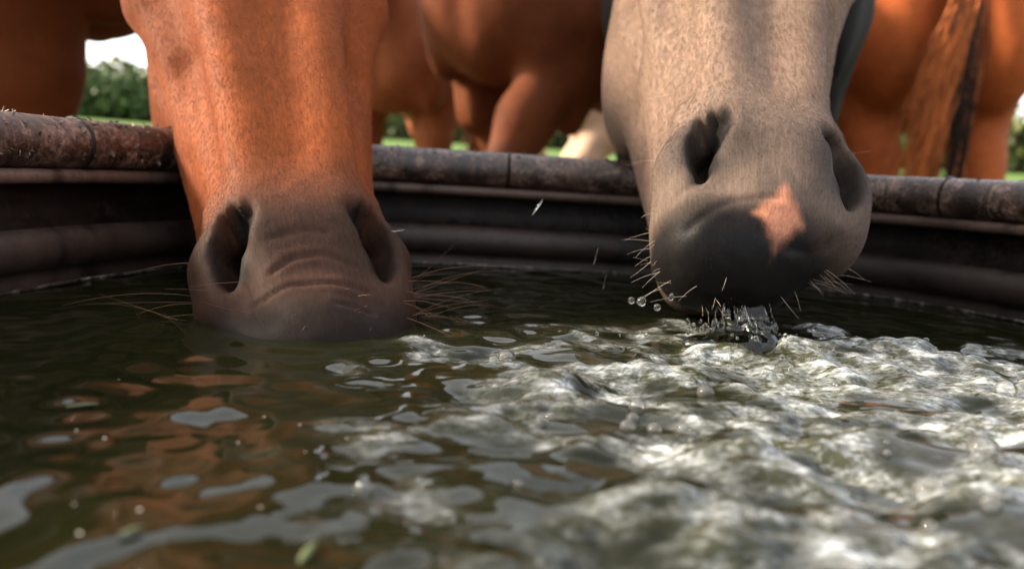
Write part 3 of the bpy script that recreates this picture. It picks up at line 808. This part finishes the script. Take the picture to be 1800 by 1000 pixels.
nh = NT('coat_hair'); nh.bsdf(base=nh.attr('coat'), rough=0.55, spec=0.12); M['hair'] = nh.m
coat_hair(left_horse, LH, 170000, 0.0050, 0.06, 201, 0.62, 0.45)
coat_hair(pale_horse, PH, 150000, 0.0070, 0.12, 202, 0.55, 0.6)

def tubes(name, lines, mat, parent, sides=4):
    """one mesh of thin tapering tubes; a line is (points, radius at root, radius at tip)"""
    V = []; F = []
    for pts, r0, r1 in lines:
        pts = np.asarray(pts); base = len(V); k = len(pts)
        for i, p in enumerate(pts):
            t = unit(pts[min(i + 1, k - 1)] - pts[max(i - 1, 0)]); u = unit(np.cross(t, (0.31, 0.2, 0.93))); w = np.cross(t, u)
            r = r0 + (r1 - r0) * i / (k - 1)
            for j in range(sides):
                a = 2 * math.pi * j / sides; V.append(p + r * (math.cos(a) * u + math.sin(a) * w))
        for i in range(k - 1):
            for j in range(sides):
                j2 = (j + 1) % sides
                F.append((base + i * sides + j, base + i * sides + j2, base + (i + 1) * sides + j2, base + (i + 1) * sides + j))
    return mesh_obj(name, np.array(V), np.array(F), mat, parent)

def whiskers(horse, info, spots, mat, seed, thick):
    """spots: (across, out, along) root in head space, mean direction, length, number"""
    ho, hf, hs, V, hl = info; r = np.random.default_rng(seed); lines = []
    for root, dr, ln, num in spots:
        for _ in range(num):
            h = np.array(root) + r.normal(size=3) * (0.008, 0.010, 0.016)
            k = np.argmin(((hl - h) ** 2).sum(1)); p = V[k]
            d = unit(hf @ unit(np.array(dr) + 0.28 * r.normal(size=3))); L = ln * r.uniform(0.3, 1.3)
            sag = hf @ np.array([0, 0, -1.0]) * r.uniform(0.05, 0.4) + r.normal(size=3) * 0.08
            pts = [p - d * 0.002 + (d * t + sag * t * t) * L for t in np.linspace(0, 1, 8)]
            lines.append((pts, thick, thick * 0.25))
    o = tubes('whiskers', lines, mat, horse); tag(o, kind='stuff'); return o
sp = []
for sg in (-1, 1):
    sp += [((sg * 0.062, -0.05, 0.085), (sg * 1.0, 0.2, 0.10), 0.060, 10), ((sg * 0.062, -0.05, 0.062), (sg * 0.95, 0.25, -0.05), 0.065, 16),
           ((sg * 0.045, -0.03, 0.045), (sg * 0.8, 0.5, -0.15), 0.035, 8), ((sg * 0.02, -0.01, 0.04), (sg * 0.3, 0.9, -0.2), 0.009, 12)]
whiskers(left_horse, LH, sp, M['whisker'], 301, 0.00015)
sp = []
for sg in (-1, 1):
    sp += [((sg * 0.045 - 0.008, -0.05, 0.02), (sg * 0.8, 0.25, -0.75), 0.022, 13), ((sg * 0.055, -0.06, 0.06), (sg * 1.0, 0.1, -0.2), 0.026, 8),
           ((sg * 0.055, -0.06, 0.16), (sg * 1.0, 0.2, -0.1), 0.03, 2)]
sp += [((-0.02, -0.05, 0.0), (0, 0.1, -1), 0.010, 12)]
whiskers(pale_horse, PH, sp, M['whisker_pale'], 302, 0.00012)

HORSES = [(left_horse, LH), (pale_horse, PH), (horse_a, IA), (horse_b, IB), (horse_c, IC), (horse_e, IE)]
# ------------------------------------------------------------------ eyes, tails
M['eye'] = m_plain('eye', (0.012, 0.008, 0.006), 0.06)
M['water_clear'] = m_plain('clear_water', (0.90, 0.92, 0.86), 0.05, trans=1.0, ior=1.33)
def ball(r, seg=14, rings=9):
    V = [(0, 0, r)]; F = []
    for i in range(1, rings):
        a = math.pi * i / rings
        for j in range(seg):
            b = 2 * math.pi * j / seg; V.append((r * math.sin(a) * math.cos(b), r * math.sin(a) * math.sin(b), r * math.cos(a)))
    V.append((0, 0, -r)); n = len(V) - 1
    for j in range(seg): F.append((0, 1 + j, 1 + (j + 1) % seg)); F.append((n, n - seg + (j + 1) % seg, n - seg + j))
    for i in range(rings - 2):
        for j in range(seg):
            a = 1 + i * seg; k = (j + 1) % seg; F.append((a + j, a + seg + j, a + seg + k, a + k))
    return V, F
for ob, inf in HORSES:
    ho, hf, hs, V, hl = inf
    for sg in (-1, 1):
        e = mesh_obj('eye', *ball(0.021), M['eye'], ob)
        e.location = ho + hf @ (np.array([sg * 0.092, -0.062, 0.425]) * hs)

def tail(horse, s, cols, sweep_x=0.0, seed=0, n=200, ln=0.85, thick=0.0055):
    r = np.random.default_rng(seed); lines = []; C = []
    for i in range(n):
        x0 = r.normal() * 0.013; w = r.normal(); side = np.clip(w * 0.5, -1, 1)
        L = ln * r.uniform(0.55, 1.1); pts = []; wv_ = (r.uniform(0.004, 0.018), r.uniform(5, 12), r.uniform(0, 6))
        for t in np.linspace(0, 1, 12):
            back = 0.10 * math.sin(min(t * 3, 1.57)) + 0.02 * r.normal() * t * 0.2
            pts.append(np.array([x0 + side * 0.014 * t ** 0.7 + (sweep_x * (0.35 if side > 0.36 else 1.0) + min(side, 0.36) * 0.036) * t ** 1.3 + (0.012 * math.sin(5 * t + w * 3) + wv_[0] * math.sin(wv_[1] * t + wv_[2])) * t, -0.80 - back + 0.012 * math.cos(4 * t + 3 * w) * t, 1.34 - L * t - 0.02 * (t > 0)]) * s)
        lines.append((pts, thick * s, 0.3 * thick * s))
        C.append(cols[1] if side * 1.0 + 0.2 * r.normal() > 0.52 else np.array(cols[0]) * r.uniform(0.35, 1.6))
    o = tubes('tail', lines, M['hair'], horse)
    c = np.repeat(np.array(C), 48, axis=0); set_attr(o.data, 'coat', np.concatenate([c, np.ones((len(c), 1))], 1))
    return o

CH = ((0.20, 0.055, 0.014), (0.012, 0.008, 0.006))
tail(left_horse, 1.03, CH, 0, 1); tail(pale_horse, 0.96, ((0.02, 0.015, 0.012), (0.02, 0.014, 0.012)), 0, 2)
tail(horse_a, 1.06, CH, 0, 3, 120); tail(horse_b, 1.0, CH, 0, 4, 120); tail(horse_c, 1.05, ((0.3, 0.2, 0.12), (0.2, 0.13, 0.08)), 0, 5, 120)
tail(horse_e, 1.05, ((0.29, 0.080, 0.020), CH[1]), -0.09, 6, 900, 0.85, 0.0024)

# ------------------------------------------------------------------ water details
def glass_field(prims, lo, hi, step, name, parent):
    F = Field(*[np.arange(lo[i], hi[i], step) for i in range(3)])
    for p, k in prims: F.apply(p, k)
    V, Q = F.mesh(); return mesh_obj(name, V, Q, M['water_clear'], parent)
r = np.random.default_rng(91); pr = []
hV, hH = PH[3], PH[4]; lipv = hV[(hH[:, 2] < 0.09) & (hH[:, 1] > -0.058)]; mw = np.array(pale_horse.matrix_basis)
lipw = lipv @ mw[:3, :3].T + mw[:3, 3]; tip = lipw[np.argmin(lipw[:, 2])]          # lowest point of the lips
c0 = np.array([tip[0] + 0.004, tip[1] - 0.010, WATER_Z])
for i in range(15):                                  # thin ropes falling from the lips
    t = (i + r.uniform(-0.3, 0.3)) / 14 - 0.5
    p = tip + np.array([0.030 * t, -0.004 + 0.004 * r.normal(), 0.006 + 0.02 * t * t])
    q = np.array([tip[0] + 0.046 * t + 0.003 * r.normal() + 0.004, tip[1] - 0.014 + 0.006 * r.normal(), WATER_Z - 0.002])
    m1 = p * 0.5 + q * 0.5 + np.array([r.normal() * 0.0012, -0.002 + r.normal() * 0.0015, 0.001]); ra = r.uniform(0.0006, 0.0013) * (1.6 if abs(t - 0.15) < 0.2 else 0.8)
    pr += [(tc(p, m1, ra, ra * 0.85), 0.003), (tc(m1, q, ra * 0.85, ra * 2.4), 0.005)]
sA = tip + np.array([0.004, -0.004, 0.006]); sB = np.array([tip[0] + 0.008, tip[1] - 0.014, WATER_Z - 0.002]); sM = 0.5 * (sA + sB) + np.array([0, -0.003, 0.001])
pr += [(tc(sA, sM, 0.0062, 0.0048, (0.15, 1, 0.2), 0.28), 0.004), (tc(sM, sB, 0.0048, 0.0085, (0.15, 1, 0.2), 0.35), 0.005)]     # the fuller stream
for dx, dy, rr, hh in [(-0.022, 0.0, 0.014, 0.006), (-0.010, -0.004, 0.014, 0.008), (0.002, -0.006, 0.013, 0.007), (-0.032, 0.004, 0.010, 0.004), (0.014, -0.004, 0.011, 0.005)]:
    q = c0 + np.array([dx, dy, 0]); pr.append((el(q, (rr, rr * 0.9, hh)), 0.008))      # swell under the mouth
for i in range(12):
    a = r.uniform(0, 6.28); rr = r.uniform(0.014, 0.034)
    b0 = c0 + np.array([rr * math.cos(a), rr * 0.7 * math.sin(a), -0.002])
    pr.append((tc(b0, b0 + np.array([0.006 * math.cos(a), 0.006 * math.sin(a), r.uniform(0.001, 0.005)]), 0.0025, r.uniform(0.0005, 0.0014)), 0.004))
A0 = tip
spill = glass_field(pr, (A0[0] - 0.06, A0[1] - 0.08, WATER_Z - 0.004), (A0[0] + 0.07, A0[1] + 0.06, A0[2] + 0.012), 0.0009, 'spill', water)

# droplets in the air and on the surface
db = bpy.data.meshes.new('droplet'); v, f = ball(1.0, 10, 7); db.from_pydata(v, [], f); db.polygons.foreach_set('use_smooth', np.ones(len(db.polygons), bool)); db.materials.append(M['water_clear'])
def drop(p, rad_, stretch=1.0, tilt=0.0):
    o = bpy.data.objects.new('droplet', db); COL.objects.link(o); o.location = p; o.scale = (rad_, rad_, rad_ * stretch); o.rotation_euler = (0, tilt, 0); o.parent = water
for (u, v, d, rr, stt, tl) in [(945, 364, 0.50, 0.0007, 9, 0.55), (1048, 450, 0.5, 0.0005, 12, 0.2), (1063, 495, 0.5, 0.0005, 10, 0.15), (700, 405, 0.46, 0.0005, 8, 1.4),
                          (1155, 540, 0.48, 0.0022, 1, 0), (1128, 530, 0.49, 0.0030, 1, 0), (1110, 528, 0.49, 0.0022, 1, 0), (1180, 522, 0.47, 0.0015, 1.5, 0)]:
    drop(at(u, v, d), rr, stt, tl)
for _ in range(46):
    a = r.uniform(0, 6.28); q = r.uniform(0.015, 0.10)
    drop(c0 + np.array([q * math.cos(a), q * math.sin(a) * 0.7 - 0.01, r.uniform(0.004, 0.022) * (1 - q * 6)]), r.uniform(0.0006, 0.0018), r.uniform(1, 1.6), r.normal() * 0.4)

# bubbles riding the churned water
nb = NT('bubble_film'); fr = nb.n('Fresnel'); fr.inputs[0].default_value = 1.33
tr = nb.n('BsdfTransparent'); gl = nb.n('BsdfGlossy'); gl.inputs['Roughness'].default_value = 0.02
mx = nb.n('MixShader'); nb.t.links.new(fr.outputs[0], mx.inputs[0]); nb.t.links.new(tr.outputs[0], mx.inputs[1]); nb.t.links.new(gl.outputs[0], mx.inputs[2])
df = nb.n('BsdfDiffuse'); df.inputs[0].default_value = (0.6, 0.6, 0.56, 1); mx2 = nb.n('MixShader'); mx2.inputs[0].default_value = 0.07
nb.t.links.new(mx.outputs[0], mx2.inputs[1]); nb.t.links.new(df.outputs[0], mx2.inputs[2]); nb.t.links.new(mx2.outputs[0], nb.out.inputs[0])
M['bubble'] = nb.m
wv = np.zeros(len(water.data.vertices) * 3, np.float32); water.data.vertices.foreach_get('co', wv); wv = wv.reshape(-1, 3)
def surf(x, y): return wv[np.argmin((wv[:, 0] - x) ** 2 + (wv[:, 1] - y) ** 2), 2]
bb = bpy.data.meshes.new('bubble'); v, f = ball(1.0, 20, 12); bb.from_pydata(v, [], f); bb.polygons.foreach_set('use_smooth', np.ones(len(bb.polygons), bool)); bb.materials.append(M['bubble'])
spots = [(890, 628, 0.0052), (1725, 812, 0.0060), (1765, 705, 0.0055), (1240, 690, 0.0042), (640, 858, 0.0030), (1540, 640, 0.004), (1640, 850, 0.0065), (1120, 720, 0.004)]
for _ in range(40): spots.append((r.uniform(860, 1790), r.uniform(620, 980), abs(r.normal()) * 0.0012 + 0.0010))
for (u, v_, rr) in spots:
    p = onz(u, v_, WATER_Z); z = surf(p[0], p[1])
    o = bpy.data.objects.new('bubble', bb); COL.objects.link(o); o.parent = water
    o.location = (p[0], p[1], z + rr * 0.25); o.scale = (rr, rr, rr * 0.9)

# bits afloat
M['blade'] = m_plain('grass_blade', (0.045, 0.06, 0.014), 0.6); M['straw'] = m_plain('dry_straw', (0.35, 0.25, 0.12), 0.6)
M['speck'] = m_plain('pale_speck', (0.55, 0.5, 0.42), 0.6)
def blade(u, v_, ang, L, w, label, mat):
    p = onz(u, v_, WATER_Z); z = surf(p[0], p[1]) + 0.0012; V = []; F = []
    for i, t in enumerate(np.linspace(-0.5, 0.5, 7)):
        ww = w * (1 - (2 * t) ** 2) ** 0.5 + 0.0002; x, y = t * L, 0.05 * L * math.sin(3 * t)
        for sx, zz in ((-ww, 0.0), (0, -0.0003), (ww, 0.0), (0, 0.0005)): V.append((x, y + sx, zz + 0.0015 * (0.25 - t * t)))
    for i in range(6):
        for j in range(4): F.append((i * 4 + j, i * 4 + (j + 1) % 4, i * 4 + 4 + (j + 1) % 4, i * 4 + 4 + j))
    o = mesh_obj('grass_blade', V, F, mat); o.location = (p[0], p[1], z); o.rotation_euler = (0, 0, ang)
    tag(o, label, 'grass blade')
blade(541, 970, 1.35, 0.012, 0.0012, 'green grass blade floating near the bottom edge, left of the churned water', M['blade'])
blade(145, 720, 0.5, 0.011, 0.0011, 'small green grass blade floating on the dark water at far left', M['blade'])
blade(232, 948, 0.9, 0.007, 0.0010, 'tiny green grass blade floating at the lower left corner', M['blade'])
V = []; F = []; bv, bf = ball(1.0, 6, 4)
for _ in range(15):
    u, v_ = r.uniform(0, 760), 540 + 440 * r.random() ** 0.8; p = onz(u, v_, WATER_Z)
    rr = abs(r.normal()) * 0.00025 + 0.0002; k = len(V); z = surf(p[0], p[1])
    V += [(p[0] + a * rr * 1.4, p[1] + b * rr, z + c * rr * 0.4) for a, b, c in bv]; F += [tuple(k + i for i in q) for q in bf]
tag(mesh_obj('floating_specks', V, F, M['speck']), 'pale specks of chaff floating on the still dark water', 'chaff', kind='stuff')

# crust and straw stuck on the rim
def rim_bits():
    V = []; F = []; rr_ = np.random.default_rng(17)
    for _ in range(2600):
        i = int(rr_.integers(len(LOOP))); p = LOOP[i]
        if p[1] < 0.2: continue
        left = p[0] < -0.15
        if not left and rr_.random() > 0.25: continue
        a = rad(rr_.uniform(20, 215)); c = np.array([*(p + LNORM[i] * (0.014 + 0.0188 * math.cos(a))), WATER_Z + 0.1005 + 0.0188 * math.sin(a)])
        d = unit(rr_.normal(size=3)) * rr_.uniform(0.0008, 0.004); e = unit(np.cross(d, rr_.normal(size=3))) * rr_.uniform(0.0004, 0.0012); n_ = unit(np.cross(d, e)) * 0.0006
        k = len(V); V += [c - d - e, c + d - e, c + d + e, c - d + e, c + n_]
        F += [(k, k + 1, k + 4), (k + 1, k + 2, k + 4), (k + 2, k + 3, k + 4), (k + 3, k, k + 4), (k + 3, k + 2, k + 1, k)]
    n = NT('mud_crumbs'); c = n.ramp(n.noise(n.pos(), 900, 2), [(0.35, (0.02, 0.013, 0.009)), (0.55, (0.10, 0.065, 0.045)), (0.7, (0.2, 0.16, 0.08))]); n.bsdf(base=c, rough=0.7)
    o = mesh_obj('mud_crumbs', V, F, n.m, trough, smooth=False); child_of_trough(o); tag(o, kind='stuff')
rim_bits()

# ------------------------------------------------------------------ trees
def m_leaf(name, a, b):
    n = NT(name); p = n.pos()
    c = n.mix(n.ramp(n.noise(p, 0.9, 5, 0.7), [(0.3, 0.0), (0.7, 1.0)]), a, b); n.bsdf(base=c, rough=0.6, spec=0.25); return n.m
LEAF = [m_leaf('dark_leaves', (0.025, 0.05, 0.012), (0.06, 0.10, 0.022)), m_leaf('light_leaves', (0.05, 0.085, 0.016), (0.11, 0.155, 0.035)), m_leaf('olive_leaves', (0.045, 0.06, 0.016), (0.10, 0.11, 0.035))]
M['bark'] = m_plain('bark', (0.07, 0.05, 0.035), 0.9)
def crown_geo(rr_, H, W, n, leaf):
    lobes = [(np.array([rr_.normal() * W * 0.28, rr_.normal() * W * 0.28, H * rr_.uniform(0.12, 0.80)]), W * rr_.uniform(0.22, 0.40)) for _ in range(14)]
    lobes.append((np.array([0, 0, H * 0.6]), W * 0.5))
    k = rr_.integers(len(lobes), size=n); d = rr_.normal(size=(n, 3)); d /= np.linalg.norm(d, axis=1)[:, None]
    C = np.array([lobes[i][0] for i in k]) + d * (np.array([lobes[i][1] for i in k]) * rr_.uniform(0.55, 1.08, n))[:, None] * (1, 1, 0.85)
    a = rr_.normal(size=(n, 3)); a /= np.linalg.norm(a, axis=1)[:, None]; b = np.cross(a, rr_.normal(size=(n, 3))); b /= np.linalg.norm(b, axis=1)[:, None]
    sz = leaf * rr_.uniform(0.6, 1.3, (n, 1))
    V = np.stack([C - a * sz, C + b * sz * 0.7, C + a * sz, C - b * sz * 0.7], 1).reshape(-1, 3)
    return V, np.arange(4 * n).reshape(-1, 4)
def gz(x, y):
    rr = math.hypot(x, y); rr = min(rr, 140)
    return 0.042 * max(0, rr - 15) * (1 if y > 0 else 0.3) * (0.5 + 0.5 * math.tanh(y / 20))
rt = np.random.default_rng(5)
trees = [(128, 92, 6.2, 8, 2, 'rounded olive tree at the left end of the treeline beside the chestnut chest'),
         (172, 96, 5.6, 6, 1, 'light green tree in the gap, just right of the dark chest'),
         (205, 90, 5.0, 6, 0, 'low dark green tree in the middle of the treeline gap'),
         (240, 100, 6.0, 7, 1, 'tall pale green tree in the gap left of the drinking head'),
         (292, 94, 5.6, 7, 0, 'dark green tree right against the cheek of the drinking chestnut')]
for u, d, H, W, mi, lab in trees:
    q = ray(u, 230); x, y = q[0] / q[1] * d, d; z = gz(x, y) - 0.1
    t = empty('tree', (x, y, z)); tag(t, lab, 'tree', 'trees of the far treeline')
    mesh_obj('crown', *crown_geo(rt, H, W, 1500, 0.42), LEAF[mi], t, smooth=False)
    trunk = [(np.array([0.0, 0, 0]), 0), (np.array([0.1, 0, H * 0.3]), 0), (np.array([0, 0.1, H * 0.7]), 0)]
    tubes('trunk', [([p for p, _ in trunk], 0.28, 0.10), ([trunk[1][0], np.array([W * 0.2, 0, H * 0.55]), np.array([W * 0.3, 0.3, H * 0.7])], 0.14, 0.04), ([trunk[1][0], np.array([-W * 0.18, 0.2, H * 0.5]), np.array([-W * 0.28, 0, H * 0.66])], 0.14, 0.04)], M['bark'], t, 7)
VV = []; FF = []; off = 0
for i in range(90):
    az = rad(-62 + 124 * (i + rt.uniform(-0.3, 0.3)) / 89); d = rt.uniform(108, 128); x, y = d * math.sin(az), d * math.cos(az)
    V, F = crown_geo(rt, rt.uniform(6.0, 8.0), rt.uniform(7, 10), 420, 0.75); V = V + (x, y, gz(x, y) - 0.6); VV.append(V); FF.append(F + off); off += len(V)
tag(mesh_obj('woodland', np.concatenate(VV), np.concatenate(FF), LEAF[2], None, smooth=False), 'dark woodland beyond the pasture', 'woodland', kind='stuff')

# pasture grass near the trough
gr = np.random.default_rng(8); n = 9000
a = gr.uniform(0, 6.283, n); d = 2.2 + 12 * gr.random(n) ** 1.4; P = np.stack([d * np.sin(a), d * np.cos(a), np.zeros(n)], 1)
P[:, 2] = 0.03 * np.sin(P[:, 0] * 0.9 + 1) * np.cos(P[:, 1] * 0.7) - 0.01
L = gr.uniform(0.05, 0.16, (n, 1)); t = gr.uniform(0, 6.28, n); sd = np.stack([np.cos(t), np.sin(t), 0 * t], 1) * 0.004; ln = gr.normal(size=(n, 3)) * (0.4, 0.4, 0) * L
V = np.stack([P - sd, P + sd, P + ln * 0.4 + (0, 0, 1) * L * 0.7 + sd * 0.6, P + ln + (0, 0, 1) * L], 1).reshape(-1, 3)
tag(mesh_obj('pasture_grass', V, np.arange(4 * n).reshape(-1, 4), LEAF[1], None, smooth=False), 'short green pasture grass around the trough', 'grass', kind='stuff')

# welds where the lengths of rim tube meet
for (u, v_) in ((888, 300), (150, 250), (1655, 335)):
    q = ray(u, v_)[:2]; q = q / np.linalg.norm(q); pr_ = LOOP / np.linalg.norm(LOOP, axis=1)[:, None]
    k = int(np.argmax(pr_ @ q - 5 * (LOOP[:, 1] < 0.1))); c = LOOP[k]; nn = LNORM[k]
    ring = [np.array([*(c + nn * (0.014 + 0.0186 * math.cos(a))), WATER_Z + 0.1005 + 0.0186 * math.sin(a) + 0.0004 * math.sin(5 * a)]) for a in np.linspace(0, 2 * math.pi, 40)]
    child_of_trough(tubes('weld_seam', [(ring, 0.0016, 0.0016)], M['wall'], trough, 6))
